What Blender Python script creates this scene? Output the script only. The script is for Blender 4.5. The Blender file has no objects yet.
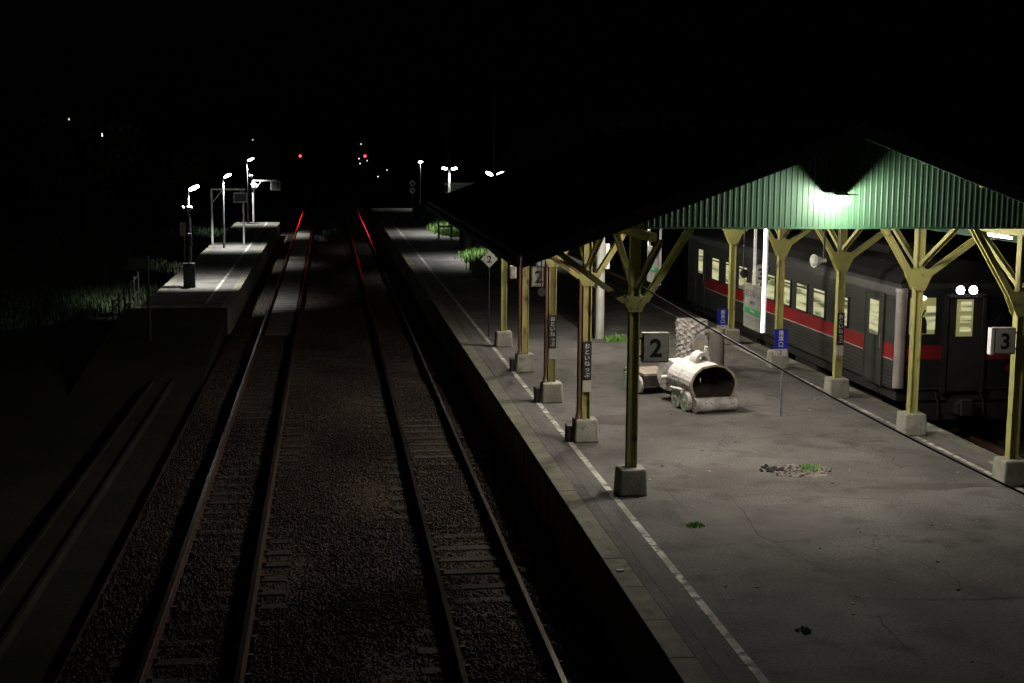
import bpy, math, random
import numpy as np
from mathutils import Vector, Matrix
R = math.radians
rnd = random.Random(7)
sc = bpy.context.scene
col = sc.collection

# ------------------------------------------------------------------ camera, sky, exposure
def look_matrix(yaw, pitch, roll):
    cy, sy, cp, sp = math.cos(yaw), math.sin(yaw), math.cos(pitch), math.sin(pitch)
    f = Vector((sy*cp, cy*cp, -sp)); r = Vector((cy, -sy, 0)); u = r.cross(f)
    c, s = math.cos(roll), math.sin(roll)
    r2 = r*c + u*s; u2 = u*c - r*s
    return Matrix((r2, u2, -f)).transposed()
cam = bpy.data.cameras.new('camera'); cam.sensor_width = 36; cam.lens = 1400/1024*36
cam.clip_start = .1; cam.clip_end = 3000
co = bpy.data.objects.new('camera', cam); col.objects.link(co)
co.matrix_world = Matrix.Translation((0, 0, 6.1)) @ look_matrix(R(7.4967), R(8.0316), R(.45)).to_4x4()
sc.camera = co
w = bpy.data.worlds.new('World'); sc.world = w; w.use_nodes = True
nt = w.node_tree; nt.nodes.clear()
sky = nt.nodes.new('ShaderNodeTexSky'); sky.sky_type = 'NISHITA'; sky.sun_disc = False
sky.sun_elevation = R(-6); sky.sun_rotation = R(300)
bg = nt.nodes.new('ShaderNodeBackground'); bg.inputs[1].default_value = .006
wo = nt.nodes.new('ShaderNodeOutputWorld')
nt.links.new(sky.outputs[0], bg.inputs[0]); nt.links.new(bg.outputs[0], wo.inputs[0])
sc.view_settings.view_transform = 'Standard'; sc.view_settings.look = 'None'
sc.view_settings.exposure = 0; sc.view_settings.gamma = 1
sc.view_settings.use_curve_mapping = False
sc.render.engine = 'CYCLES'
sc.cycles.use_denoising = True
sc.cycles.sample_clamp_indirect = 3
sc.cycles.max_bounces = 6

# ------------------------------------------------------------------ materials
def lk(n, a, b): n.links.new(a, b)
def mat(name, c1, c2=None, scale=3, rough=.8, metal=0, bump=.2, bscale=40, coat=0, thr=(.35, .65), c3=None, s3=12, thr3=(.58, .7), stretch=None, spec=.5):
    m = bpy.data.materials.new(name); m.use_nodes = True
    n = m.node_tree; b = n.nodes['Principled BSDF']
    b.inputs['Roughness'].default_value = rough; b.inputs['Metallic'].default_value = metal
    b.inputs['Specular IOR Level'].default_value = spec
    tc = n.nodes.new('ShaderNodeTexCoord'); src = tc.outputs['Object']
    if stretch:
        mp = n.nodes.new('ShaderNodeMapping'); mp.inputs['Scale'].default_value = stretch
        lk(n, src, mp.inputs[0]); src = mp.outputs[0]
    def noise(s, d=6):
        t = n.nodes.new('ShaderNodeTexNoise'); t.inputs['Scale'].default_value = s
        t.inputs['Detail'].default_value = d; lk(n, src, t.inputs['Vector']); return t.outputs['Fac']
    def ramp(f, a, z):
        r = n.nodes.new('ShaderNodeMapRange'); r.inputs[1].default_value = a; r.inputs[2].default_value = z
        lk(n, f, r.inputs[0]); return r.outputs[0]
    def mix(f, a, z):
        x = n.nodes.new('ShaderNodeMix'); x.data_type = 'RGBA'; lk(n, f, x.inputs[0])
        for i, v in ((6, a), (7, z)):
            if isinstance(v, tuple): x.inputs[i].default_value = (*v, 1)
            else: lk(n, v, x.inputs[i])
        return x.outputs[2]
    c = c1
    if c2: c = mix(ramp(noise(scale), *thr), c1, c2)
    if c3: c = mix(ramp(noise(s3), *thr3), c, c3)
    if isinstance(c, tuple): b.inputs['Base Color'].default_value = (*c, 1)
    else: lk(n, c, b.inputs['Base Color'])
    if bump:
        bp = n.nodes.new('ShaderNodeBump'); bp.inputs['Strength'].default_value = bump
        bp.inputs['Distance'].default_value = .02
        lk(n, noise(bscale, 4), bp.inputs['Height']); lk(n, bp.outputs[0], b.inputs['Normal'])
    return m
def emit(name, c, s):
    m = bpy.data.materials.new(name); m.use_nodes = True
    b = m.node_tree.nodes['Principled BSDF']; b.inputs['Base Color'].default_value = (*c, 1)
    b.inputs['Emission Color'].default_value = (*c, 1); b.inputs['Emission Strength'].default_value = s
    return m

def asphalt_mat():
    m = mat('platform_asphalt', (.085, .079, .073), (.155, .146, .136), .55, .93, 0, .5, 70, c3=(.06, .056, .05), s3=1.9, thr3=(.52, .78), spec=.25)
    n = m.node_tree; b = n.nodes['Principled BSDF']
    base = b.inputs['Base Color'].links[0].from_socket
    tc = n.nodes.new('ShaderNodeTexCoord')
    # worn speckle
    nz = n.nodes.new('ShaderNodeTexNoise'); nz.inputs['Scale'].default_value = 28; nz.inputs['Detail'].default_value = 8
    lk(n, tc.outputs['Object'], nz.inputs['Vector'])
    mr = n.nodes.new('ShaderNodeMapRange'); mr.inputs[1].default_value = .35; mr.inputs[2].default_value = .68
    mr.inputs[3].default_value = .72; mr.inputs[4].default_value = 1.3; lk(n, nz.outputs['Fac'], mr.inputs[0])
    mx = n.nodes.new('ShaderNodeMix'); mx.data_type = 'RGBA'; mx.blend_type = 'MULTIPLY'; mx.inputs[0].default_value = 1
    lk(n, base, mx.inputs[6]); lk(n, mr.outputs[0], mx.inputs[7])
    # cracks : distorted voronoi edges, kept only in some places
    nd = n.nodes.new('ShaderNodeTexNoise'); nd.inputs['Scale'].default_value = 1.6; nd.inputs['Detail'].default_value = 5
    lk(n, tc.outputs['Object'], nd.inputs['Vector'])
    va = n.nodes.new('ShaderNodeVectorMath'); va.operation = 'SCALE'; va.inputs['Scale'].default_value = .9
    lk(n, nd.outputs['Color'], va.inputs[0])
    vb = n.nodes.new('ShaderNodeVectorMath'); lk(n, tc.outputs['Object'], vb.inputs[0]); lk(n, va.outputs[0], vb.inputs[1])
    vo = n.nodes.new('ShaderNodeTexVoronoi'); vo.feature = 'DISTANCE_TO_EDGE'; vo.inputs['Scale'].default_value = .42
    lk(n, vb.outputs[0], vo.inputs['Vector'])
    cr = n.nodes.new('ShaderNodeMapRange'); cr.inputs[1].default_value = .001; cr.inputs[2].default_value = .006
    cr.inputs[3].default_value = 1; cr.inputs[4].default_value = 0; lk(n, vo.outputs['Distance'], cr.inputs[0])
    n3 = n.nodes.new('ShaderNodeTexNoise'); n3.inputs['Scale'].default_value = .6; lk(n, tc.outputs['Object'], n3.inputs['Vector'])
    m3 = n.nodes.new('ShaderNodeMapRange'); m3.inputs[1].default_value = .42; m3.inputs[2].default_value = .58; lk(n, n3.outputs['Fac'], m3.inputs[0])
    mu = n.nodes.new('ShaderNodeMath'); mu.operation = 'MULTIPLY'; lk(n, cr.outputs[0], mu.inputs[0]); lk(n, m3.outputs[0], mu.inputs[1])
    m4 = n.nodes.new('ShaderNodeMix'); m4.data_type = 'RGBA'; lk(n, mu.outputs[0], m4.inputs[0])
    lk(n, mx.outputs[2], m4.inputs[6]); m4.inputs[7].default_value = (.055, .055, .045, 1)
    # pale specks of grit
    vs = n.nodes.new('ShaderNodeTexVoronoi'); vs.inputs['Scale'].default_value = 3.2; lk(n, tc.outputs['Object'], vs.inputs['Vector'])
    ms = n.nodes.new('ShaderNodeMapRange'); ms.inputs[1].default_value = .03; ms.inputs[2].default_value = .07
    ms.inputs[3].default_value = .8; ms.inputs[4].default_value = 0; lk(n, vs.outputs['Distance'], ms.inputs[0])
    m5 = n.nodes.new('ShaderNodeMix'); m5.data_type = 'RGBA'; lk(n, ms.outputs[0], m5.inputs[0])
    lk(n, m4.outputs[2], m5.inputs[6]); m5.inputs[7].default_value = (.3, .28, .25, 1)
    lk(n, m5.outputs[2], b.inputs['Base Color'])
    return m
M = dict(
 asphalt=asphalt_mat(),
 patch=mat('asphalt_patch', (.11, .1, .095), (.14, .13, .12), 2, .95, 0, .5, 60, spec=.2),
 patch2=mat('asphalt_patch_dark', (.075, .068, .062), (.1, .09, .085), 2, .95, 0, .5, 60, spec=.2),
 gravelpatch=mat('broken_asphalt', (.2, .17, .15), (.07, .06, .055), 9, .95, 0, .9, 30, spec=.2),
 coping=mat('coping_concrete', (.17, .16, .115), (.1, .095, .07), 2.5, .9, 0, .5, 30, c3=(.07, .065, .05), s3=6),
 wall=mat('platform_wall_concrete', (.27, .25, .22), (.15, .14, .12), 1.2, .95, 0, .6, 14, c3=(.05, .045, .035), s3=3, stretch=(1, 1.5, .35)),
 line=mat('worn_white_line', (.55, .53, .46), (.13, .12, .11), 7, .85, 0, .3, 60, thr=(.47, .6), c3=(.28, .26, .22), s3=1.2, thr3=(.45, .6)),
 lineY=mat('worn_cream_line', (.4, .38, .25), (.13, .12, .1), 5, .85, 0, .3, 60, thr=(.55, .7)),
 ballast=mat('ballast', (.085, .055, .037), (.03, .022, .017), 22, .95, 0, 1, 26, spec=.2),
 ground=mat('ground_soil', (.026, .024, .018), (.014, .015, .01), .8, 1, 0, .6, 9, spec=.1),
 path=mat('gravel_path', (.2, .18, .14), (.1, .09, .07), 3, 1, 0, .8, 25, spec=.1),
 rail=mat('rail_worn_top', (.2, .17, .15), (.13, .1, .08), 4, .24, .85, .02, 20, stretch=(1, .1, 1)),
 railside=mat('rail_rust', (.1, .045, .025), (.05, .025, .018), 8, .85, .2, .4, 40),
 sleeper=mat('sleeper_timber', (.035, .028, .022), (.018, .015, .012), 3, .95, 0, .6, 20, stretch=(1, 6, 1)),
 boards=mat('grey_boards', (.1, .088, .078), (.06, .052, .046), 3, .9, 0, .3, 20),
 yellow=mat('yellow_green_paint', (.37, .355, .11), (.29, .28, .09), 2.5, .55, 0, .15, 30, c3=(.11, .055, .025), s3=5, thr3=(.63, .74)),
 yellowd=mat('rusty_yellow_paint', (.37, .34, .1), (.27, .23, .07), 4, .6, 0, .2, 30, c3=(.1, .04, .02), s3=6, thr3=(.55, .68), stretch=(1, 1, .4)),
 conduit=mat('brown_conduit', (.14, .05, .03), (.08, .035, .025), 5, .6),
 footing=mat('footing_concrete', (.33, .32, .26), (.22, .21, .17), 4, .95, 0, .5, 25, c3=(.09, .09, .07), s3=7, thr3=(.6, .75)),
 green=mat('green_corrugated', (.045, .11, .052), (.034, .085, .04), 1.5, .5, 0, .1, 8, c3=(.03, .07, .04), s3=4, thr3=(.5, .8), stretch=(3, 1, .5)),
 greend=mat('dark_green_fascia', (.07, .17, .095), (.05, .13, .07), 2, .6),
 roof=mat('roof_sheet', (.03, .032, .03), (.02, .018, .017), 2, .7, 0, .2, 6),
 white=mat('white_paint', (.72, .72, .7), (.55, .55, .52), 5, .5, 0, .08),
 cream=mat('sign_face', (.48, .46, .4), (.4, .385, .33), 3, .5, 0, .03),
 boardface=mat('board_face', (.3, .3, .27), (.24, .24, .21), 3, .5, 0, .03),
 frame=mat('sign_frame', (.34, .32, .24), (.2, .19, .14), 6, .5, .1, .1),
 black=mat('black_paint', (.012, .012, .013), (.02, .02, .02), 5, .5, 0, .05),
 dark=mat('dark_metal', (.03, .03, .032), (.018, .018, .018), 5, .6, .3, .1),
 grey=mat('galvanised_steel', (.33, .34, .34), (.2, .2, .2), 8, .5, .5, .1),
 lamppole=mat('weathered_lamp_pole', (.2, .21, .19), (.14, .145, .13), 5, .7, 0, .2),
 polec=mat('pale_pole', (.55, .56, .5), (.35, .36, .32), 5, .7, 0, .3, 30, stretch=(1, 1, .4)),
 blue=mat('blue_sign', (.012, .02, .32), (.01, .015, .24), 5, .4, 0, .02),
 signgreen=mat('green_band', (.02, .3, .1), (.02, .24, .08), 5, .5, 0, .02),
 bark=mat('weathered_bark', (.58, .55, .52), (.34, .31, .29), 7, .95, 0, 1, 16, c3=(.12, .08, .065), s3=9, thr3=(.57, .68)),
 barktop=mat('pale_bark', (.66, .64, .61), (.5, .475, .45), 5, .9, 0, .8, 14, thr=(.5, .72)),
 wood=mat('cut_wood', (.42, .36, .28), (.25, .2, .15), 5, .9, 0, .5, 20),
 knob=mat('knobbly_pale_bark', (.72, .68, .65), (.5, .46, .43), 9, .95, 0, .8, 18, c3=(.2, .16, .14), s3=16, thr3=(.52, .62)),
 greywood=mat('grey_smooth_log', (.24, .215, .19), (.16, .14, .125), 3, .9, 0, .4, 12, stretch=(1, 1, .2)),
 woodd=mat('dark_wood', (.045, .03, .022), (.025, .018, .014), 5, .9, 0, .5, 20),
 mint=mat('pale_green_wheel_paint', (.3, .48, .38), (.55, .58, .5), 12, .8, 0, .3),
 steel=mat('train_side_steel', (.062, .066, .058), (.042, .045, .04), 2, .42, .35, .06, 5, stretch=(1, .3, 2)),
 steeld=mat('train_groove', (.05, .05, .05), (.035, .035, .035), 2, .5, .3, .05),
 red=mat('red_stripe', (.25, .01, .014), (.18, .008, .01), 2, .45, 0, .03),
 redline=mat('thin_cream_stripe', (.5, .4, .32), (.4, .3, .25), 2, .5, 0, .03),
 trainroof=mat('train_roof', (.016, .016, .017), (.01, .01, .01), 2, .9, 0, .1, spec=.1),
 under=mat('underframe', (.02, .018, .016), (.012, .011, .01), 4, .8, .2, .3),
 pillar=mat('pale_corner_panel', (.34, .3, .285), (.27, .24, .225), 3, .5, .1, .05),
 glassd=mat('dark_glass', (.01, .012, .012), None, 1, .12, 0, 0),
 lit=None, litcab=emit('lit_cab_window', (.62, .6, .25), .13), cablamp=emit('cab_lamp', (1, .97, .85), 3),
 tube=emit('lit_tube', (1, .93, .82), 1700), tubedim=emit('lit_tube_dim', (1, .93, .97), 45), face=mat('shaded_cab_face', (.013, .014, .014), (.009, .01, .01), 3, .5), redshade=mat('shaded_red_stripe', (.2, .008, .012), (.15, .006, .01), 3, .5),  # cab face and its stripe carry shade in their colour
 signtube=emit('sign_tube', (1, .9, .97), 4.5),
 bulb=emit('lit_bulb', (1, .98, .9), 1350),
 street=emit('street_lamp_lens', (.95, 1, .97), 1),
 head=emit('headlight_lens', (1, 1, .9), 130),
 redl=emit('red_signal_lens', (1, .02, .03), 12),
 far=emit('distant_lamp', (.9, 1, .95), 6), fard=emit('distant_dim_lamp', (1, .95, .85), 1.2),
 grass=mat('grass_blades', (.07, .17, .025), (.14, .24, .05), 5, .7, 0, 0),
 weedm=mat('weed_leaf', (.12, .34, .04), (.2, .42, .08), 5, .7, 0, 0),
 grassd=mat('dark_grass', (.035, .065, .02), (.05, .08, .03), 5, .8, 0, 0),
 leaf=mat('leaf', (.04, .075, .02), (.06, .1, .03), 3, .7, 0, 0),
 trunk=mat('trunk_bark', (.08, .06, .045), (.05, .04, .03), 6, .95, 0, .8, 20),
 stone=mat('ballast_stone', (.046, .032, .023), (.024, .018, .014), 3, .9, 0, 0, spec=.3),
 shed=mat('shed_wall', (.3, .31, .26), (.22, .23, .19), 1.5, .85, 0, .1),
 wire=mat('black_cable', (.01, .01, .01), None, 1, .6, 0, 0),
 cyan=mat('cyan_mark', (.2, .55, .6), (.15, .4, .45), 9, .7),
)
def lit_mat():
    m = emit('lit_carriage_interior', (.8, .78, .42), .6)
    n = m.node_tree; b = n.nodes['Principled BSDF']
    tc = n.nodes.new('ShaderNodeTexCoord'); mp = n.nodes.new('ShaderNodeMapping'); mp.inputs['Scale'].default_value = (1, .8, 9)
    lk(n, tc.outputs['Object'], mp.inputs[0])
    nz = n.nodes.new('ShaderNodeTexNoise'); nz.inputs['Scale'].default_value = 1; nz.inputs['Detail'].default_value = 3
    lk(n, mp.outputs[0], nz.inputs['Vector'])
    cr = n.nodes.new('ShaderNodeValToRGB')
    cr.color_ramp.elements[0].position = .38; cr.color_ramp.elements[0].color = (.17, .18, .08, 1)
    cr.color_ramp.elements[1].position = .6; cr.color_ramp.elements[1].color = (.95, .92, .5, 1)
    e = cr.color_ramp.elements.new(.48); e.color = (.62, .62, .33, 1)
    lk(n, nz.outputs['Fac'], cr.inputs[0]); lk(n, cr.outputs[0], b.inputs['Emission Color'])
    b.inputs['Base Color'].default_value = (.05, .05, .04, 1); b.inputs['Roughness'].default_value = .2
    return m
M['lit'] = lit_mat()

# ------------------------------------------------------------------ mesh helpers
class MB:
    def __init__(s): s.v = []; s.f = []; s.m = []; s.mats = []; s.sm = []
    def mi(s, m):
        if m not in s.mats: s.mats.append(m)
        return s.mats.index(m)
    def add(s, v, f, m=None, smooth=False):
        k = len(s.v); s.v += [tuple(p) for p in v]; i = s.mi(m)
        for q in f: s.f.append([k+a for a in q]); s.m.append(i); s.sm.append(smooth)
        return s
    def box(s, c, d, m=None, rz=0, taper=1, rx=0, ry=0):
        x, y, z = d[0]/2, d[1]/2, d[2]/2
        E = Matrix.Rotation(rz, 3, 'Z') @ Matrix.Rotation(ry, 3, 'Y') @ Matrix.Rotation(rx, 3, 'X'); c = Vector(c)
        v = [E @ Vector((a*x*(taper if k > 0 else 1), b*y*(taper if k > 0 else 1), k*z)) + c for k in (-1, 1) for a, b in ((-1, -1), (1, -1), (1, 1), (-1, 1))]
        return s.add(v, [(3, 2, 1, 0), (4, 5, 6, 7), (0, 1, 5, 4), (1, 2, 6, 5), (2, 3, 7, 6), (3, 0, 4, 7)], m)
    def cyl(s, p, q, r, r2=None, n=16, m=None, caps=True, capm=None, noise=0, rows=1):
        p, q = Vector(p), Vector(q); r2 = r if r2 is None else r2
        ax = (q-p).normalized(); t = Vector((0, 0, 1)) if abs(ax.z) < .9 else Vector((1, 0, 0))
        a = ax.cross(t).normalized(); b = ax.cross(a)
        v = []
        for j in range(rows+1):
            u = j/rows; rr = r+(r2-r)*u
            for i in range(n):
                k = rr*(1+(rnd.uniform(-noise, noise) if noise else 0)); th = 2*math.pi*i/n
                v.append(p.lerp(q, u) + a*k*math.cos(th) + b*k*math.sin(th))
        f = [(j*n+i, j*n+(i+1) % n, (j+1)*n+(i+1) % n, (j+1)*n+i) for j in range(rows) for i in range(n)]
        s.add(v, f, m, True)
        if caps:
            s.add(v[:n], [tuple(range(n-1, -1, -1))], capm or m); s.add(v[-n:], [tuple(range(n))], capm or m)
        return s
    def tube(s, pts, r, n=8, m=None):
        for a, b in zip(pts, pts[1:]): s.cyl(a, b, r, r, n, m)
        return s
    def bar(s, p, q, wd, h, m=None, up=(0, 0, 1)):
        p, q = Vector(p), Vector(q); ax = (q-p).normalized(); a = ax.cross(Vector(up)).normalized(); b = a.cross(ax)
        v = [e + a*x*wd/2 + b*y*h/2 for e in (p, q) for x, y in ((-1, -1), (1, -1), (1, 1), (-1, 1))]
        return s.add(v, [(3, 2, 1, 0), (4, 5, 6, 7), (0, 1, 5, 4), (1, 2, 6, 5), (2, 3, 7, 6), (3, 0, 4, 7)], m)
    def prism(s, poly, plane, a, b, m=None):
        """poly 2D list, plane 'xz' extruded in y, 'yz' extruded in x, 'xy' extruded in z"""
        def P(u, w_, t): return {'xz': (u, t, w_), 'yz': (t, u, w_), 'xy': (u, w_, t)}[plane]
        n = len(poly); v = [P(u, q, a) for u, q in poly] + [P(u, q, b) for u, q in poly]
        return s.add(v, [tuple(range(n)), tuple(range(2*n-1, n-1, -1))] + [(i, i+n, (i+1) % n+n, (i+1) % n) for i in range(n)], m)
    def sphere(s, c, r, m=None, n=14, sc3=(1, 1, 1), E=None):
        v = []; h = n//2; c = Vector(c)
        for j in range(h+1):
            for i in range(n):
                ph = math.pi*j/h; th = 2*math.pi*i/n
                p = Vector((r*sc3[0]*math.sin(ph)*math.cos(th), r*sc3[1]*math.sin(ph)*math.sin(th), r*sc3[2]*math.cos(ph)))
                if E: p = E @ p
                v.append(p+c)
        return s.add(v, [(j*n+i, j*n+(i+1) % n, (j+1)*n+(i+1) % n, (j+1)*n+i) for j in range(h) for i in range(n)], m, True)
    def build(s, name, m=None, parent=None, bevel=0):
        me = bpy.data.meshes.new(name); me.from_pydata(s.v, [], s.f)
        for x in s.mats: me.materials.append(M[x] if isinstance(x, str) else (M[m] if isinstance(m, str) else m))
        me.polygons.foreach_set('material_index', s.m); me.polygons.foreach_set('use_smooth', s.sm); me.update()
        o = bpy.data.objects.new(name, me); col.objects.link(o)
        if parent: o.parent = parent
        if bevel:
            b = o.modifiers.new('bevel', 'BEVEL'); b.width = bevel; b.segments = 2; b.limit_method = 'ANGLE'
        return o
def tag(o, label, cat, group=None):
    o['label'] = label; o['category'] = cat
    if group: o['group'] = group
    return o
def struct(o): o['kind'] = 'structure'; return o
def stuff(o, label=None, cat=None):
    o['kind'] = 'stuff'
    if label: o['label'] = label; o['category'] = cat
    return o
def empty(name, loc, label, cat, group=None, rz=0):
    o = bpy.data.objects.new(name, None); o.empty_display_size = .2; col.objects.link(o)
    o.location = loc; o.rotation_euler = (0, 0, rz); return tag(o, label, cat, group)
def copy_tree(o, parent=None, loc=None, label=None):
    c = o.copy(); col.objects.link(c); c.parent = parent
    if loc is not None: c.location = loc
    if label: c['label'] = label
    for ch in [x for x in col.objects if x.parent == o]: copy_tree(ch, c)
    return c
def text(name, body, h, loc, m, parent, rz=0, vertical=False, align=True, wmax=None, bold=.006):
    """lettering facing local -y, scaled to cap height h, centred on loc"""
    cu = bpy.data.curves.new(name, 'FONT'); cu.body = body
    cu.align_x = 'CENTER'; cu.extrude = .0; cu.offset = bold
    t = bpy.data.objects.new(name, cu); col.objects.link(t)
    me = bpy.data.meshes.new_from_object(t.evaluated_get(bpy.context.evaluated_depsgraph_get()))
    bpy.data.objects.remove(t)
    if vertical:      # one glyph under the other
        bpy.data.meshes.remove(me); vs, fs = [], []; n = len(body); cell = h/n
        for i, ch in enumerate(body):
            c1 = bpy.data.curves.new('g', 'FONT'); c1.body = ch; c1.offset = bold; c1.align_x = 'CENTER'
            t1 = bpy.data.objects.new('g', c1); col.objects.link(t1)
            m1 = bpy.data.meshes.new_from_object(t1.evaluated_get(bpy.context.evaluated_depsgraph_get())); bpy.data.objects.remove(t1)
            k = len(vs); q = [v.co.copy() for v in m1.vertices]
            cx = (min(p.x for p in q)+max(p.x for p in q))/2; cy = .32
            f_ = cell*1.0
            vs += [((p.x-cx)*f_, 0, (p.y-cy)*f_+h/2-cell*(i+.5)) for p in q]
            fs += [[k+a for a in p.vertices] for p in m1.polygons]
        me = bpy.data.meshes.new(name); me.from_pydata(vs, [], fs); me.materials.append(M[m]); me.update()
        o = bpy.data.objects.new(name, me); col.objects.link(o); o.parent = parent; o.location = loc; o.rotation_euler = (0, 0, rz); return o
    co_ = np.empty(len(me.vertices)*3); me.vertices.foreach_get('co', co_); co_ = co_.reshape(-1, 3)
    mn, mx = co_.min(0), co_.max(0); c = (mn+mx)/2; s = h/(mx[1]-mn[1]); sx = s
    if wmax and (mx[0]-mn[0])*s > wmax: sx = wmax/(mx[0]-mn[0])
    q = (co_-c); out = np.stack([q[:, 0]*sx, np.zeros(len(q)), q[:, 1]*s], 1)
    me.vertices.foreach_set('co', out.ravel()); me.materials.clear(); me.materials.append(M[m]); me.update()
    o = bpy.data.objects.new(name, me); col.objects.link(o); o.parent = parent; o.location = loc; o.rotation_euler = (0, 0, rz)
    return o
PZ = .75    # platform level above the rail tops

# ------------------------------------------------------------------ ground, platforms
struct(MB().box((0, 700, -.55), (1600, 1600, .5), None).build('ground', 'ground'))
struct(MB().box((.2, 110, -.25), (6.88, 220, .12), None).build('ballast_bed', 'ballast'))
struct(MB().box((13.3, 110, -.25), (3.2, 220, .12), None).build('ballast_bed', 'ballast'))

def platform(x0, x1, y0, y1, lines, slabs=True):
    p = struct(MB().box(((x0+x1)/2, (y0+y1)/2, PZ/2-.16), (x1-x0-.6, y1-y0, PZ+.32), None).build('platform', 'asphalt'))
    for x in (x0+.22, x1-.22): MB().box((x, (y0+y1)/2, .16), (.42, y1-y0+.02, .9), None).build('retaining_wall', 'wall', p)
    cp = MB(); L = 1.2
    y = y0
    while y < y1-.01:
        e = min(y+L, y1)
        for s, x in ((1, x0), (-1, x1)):
            dz = rnd.uniform(-.003, .003)
            cp.box((x+s*.15, (y+e)/2, PZ-.068+dz), (.3-rnd.uniform(0, .01), e-y-.008, .136), None)
        y = e
    cp.build('edge_coping', 'coping', p, .008)
    for x, wd in lines:
        MB().box((x, (y0+y1)/2, PZ+.002), (wd, y1-y0-.6, .005), None).build('painted_line', 'line', p)
    return p
plat = platform(3.5, 11.64, 3, 117, [(4.31, .1), (10.83, .09)])
# second strip of worn concrete along the edge, and asphalt repairs with shapes of their own
for x in (4.04, 11.08): MB().box((x, 60, PZ+.002), (.17, 113.6, .004), None).build('concrete_strip', 'patch', plat)
pt = MB()
def blob(cx, cy, rx, ry, m, n=22, z=PZ+.004, j=.25):
    v = [(cx, cy, z)]+[(cx+rx*(1+rnd.uniform(-j, j))*math.cos(2*math.pi*i/n), cy+ry*(1+rnd.uniform(-j, j))*math.sin(2*math.pi*i/n), z) for i in range(n)]
    pt.add(v, [(0, 1+i, 1+(i+1) % n) for i in range(n)], m)
pt.add([(5.0, 17.9, PZ+.003), (7.3, 18.1, PZ+.003), (7.25, 19.9, PZ+.003), (5.05, 19.75, PZ+.003)], [(0, 1, 2, 3)], 'patch')
blob(7.75, 21.95, .55, .42, 'gravelpatch'); blob(4.5, 31.0, .6, .5, 'patch'); blob(5.8, 26.5, 1.0, .6, 'patch2')
blob(9.4, 20.7, .9, .22, 'patch2', j=.4); blob(6.0, 36.5, 1.5, 1.2, 'patch')
for c in ((3.95, 43.0), (4.9, 43.2), (3.8, 48.6)): blob(c[0], c[1], .5, .25, 'patch')
for i in range(130):
    a, q = rnd.uniform(0, 6.28), rnd.random()**.7; pt.sphere((7.68+.6*q*math.cos(a), 21.95+.4*q*math.sin(a), PZ+.008), rnd.uniform(.008, .03), rnd.choice(['stone', 'footing', 'gravelpatch', 'patch2']), 6, (1.2, 1, .6))
for i in range(50):
    pt.sphere((7.3+rnd.gauss(0, .1), 22.1+rnd.gauss(0, .1), PZ+.012), rnd.uniform(.015, .035), 'under', 6, (1.2, 1, .7))
pt.build('asphalt_repair', None, plat)
ck = MB()
def crack(pts, wd=.02, m='woodd'):
    out = []
    for a, b in zip(pts, pts[1:]):
        for i in range(9):
            t = i/9; out.append((a[0]+(b[0]-a[0])*t+rnd.uniform(-.035, .035), a[1]+(b[1]-a[1])*t+rnd.uniform(-.035, .035)))
    out.append(pts[-1])
    for a, b in zip(out, out[1:]):
        w2 = wd*rnd.uniform(.4, 1.4); d = Vector((b[0]-a[0], b[1]-a[1])).normalized(); nx, ny = -d.y*w2/2, d.x*w2/2
        ck.add([(a[0]-nx, a[1]-ny, PZ+.008), (b[0]-nx, b[1]-ny, PZ+.008), (b[0]+nx, b[1]+ny, PZ+.008), (a[0]+nx, a[1]+ny, PZ+.008)], [(0, 1, 2, 3)], m)
crack([(6.12, 15.43), (8.15, 15.25), (10.5, 15.1)]); crack([(4.9, 21.1), (6.1, 20.5), (7.2, 20.3), (8.3, 20.0)], .018)
crack([(6.1, 20.5), (5.9, 18.2), (6.3, 16.2), (6.12, 13.2)], .014); crack([(7.6, 15.4), (7.75, 16.3), (7.5, 17.0)], .016)
crack([(8.2, 22.1), (9.3, 21.4), (10.0, 21.5)], .014); crack([(5.1, 24.2), (5.2, 19.5)], .01)
ck.build('crack', None, plat)
df = MB()   # leaves and scraps lying flat in the asphalt surface
for i in range(150):
    x, y = rnd.uniform(4.5, 10.5), rnd.uniform(12, 45); r = rnd.uniform(.008, .026)
    df.sphere((x, y, PZ+.006), r, rnd.choice(['cream', 'wood', 'stone', 'wood']), 6, (1.3, 1, .4))
stuff(df.build('grit', None, plat))
cm = MB().box((3.62, 16.85, PZ+.008), (.09, .07, .01), 'cyan'); cm.build('survey_mark', None, plat)
for y in (25.2, 29.6, 21.9, 33.5): MB().box((11.38, y, PZ+.006), (.4, .8, .008), None).build('pale_edge_slab', 'footing', plat)

plat2 = platform(-6.15, -3.24, 46.9, 96, [(-4.08, .1)])
struct(MB().prism([(36, -.31), (46.885, -.31), (46.885, .66), (45.5, .6)], 'yz', -6.6, -3.35, None).build('masking_bank', 'ground'))  # added soil bank, hides the platform's end wall so that spot stays dark

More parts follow.
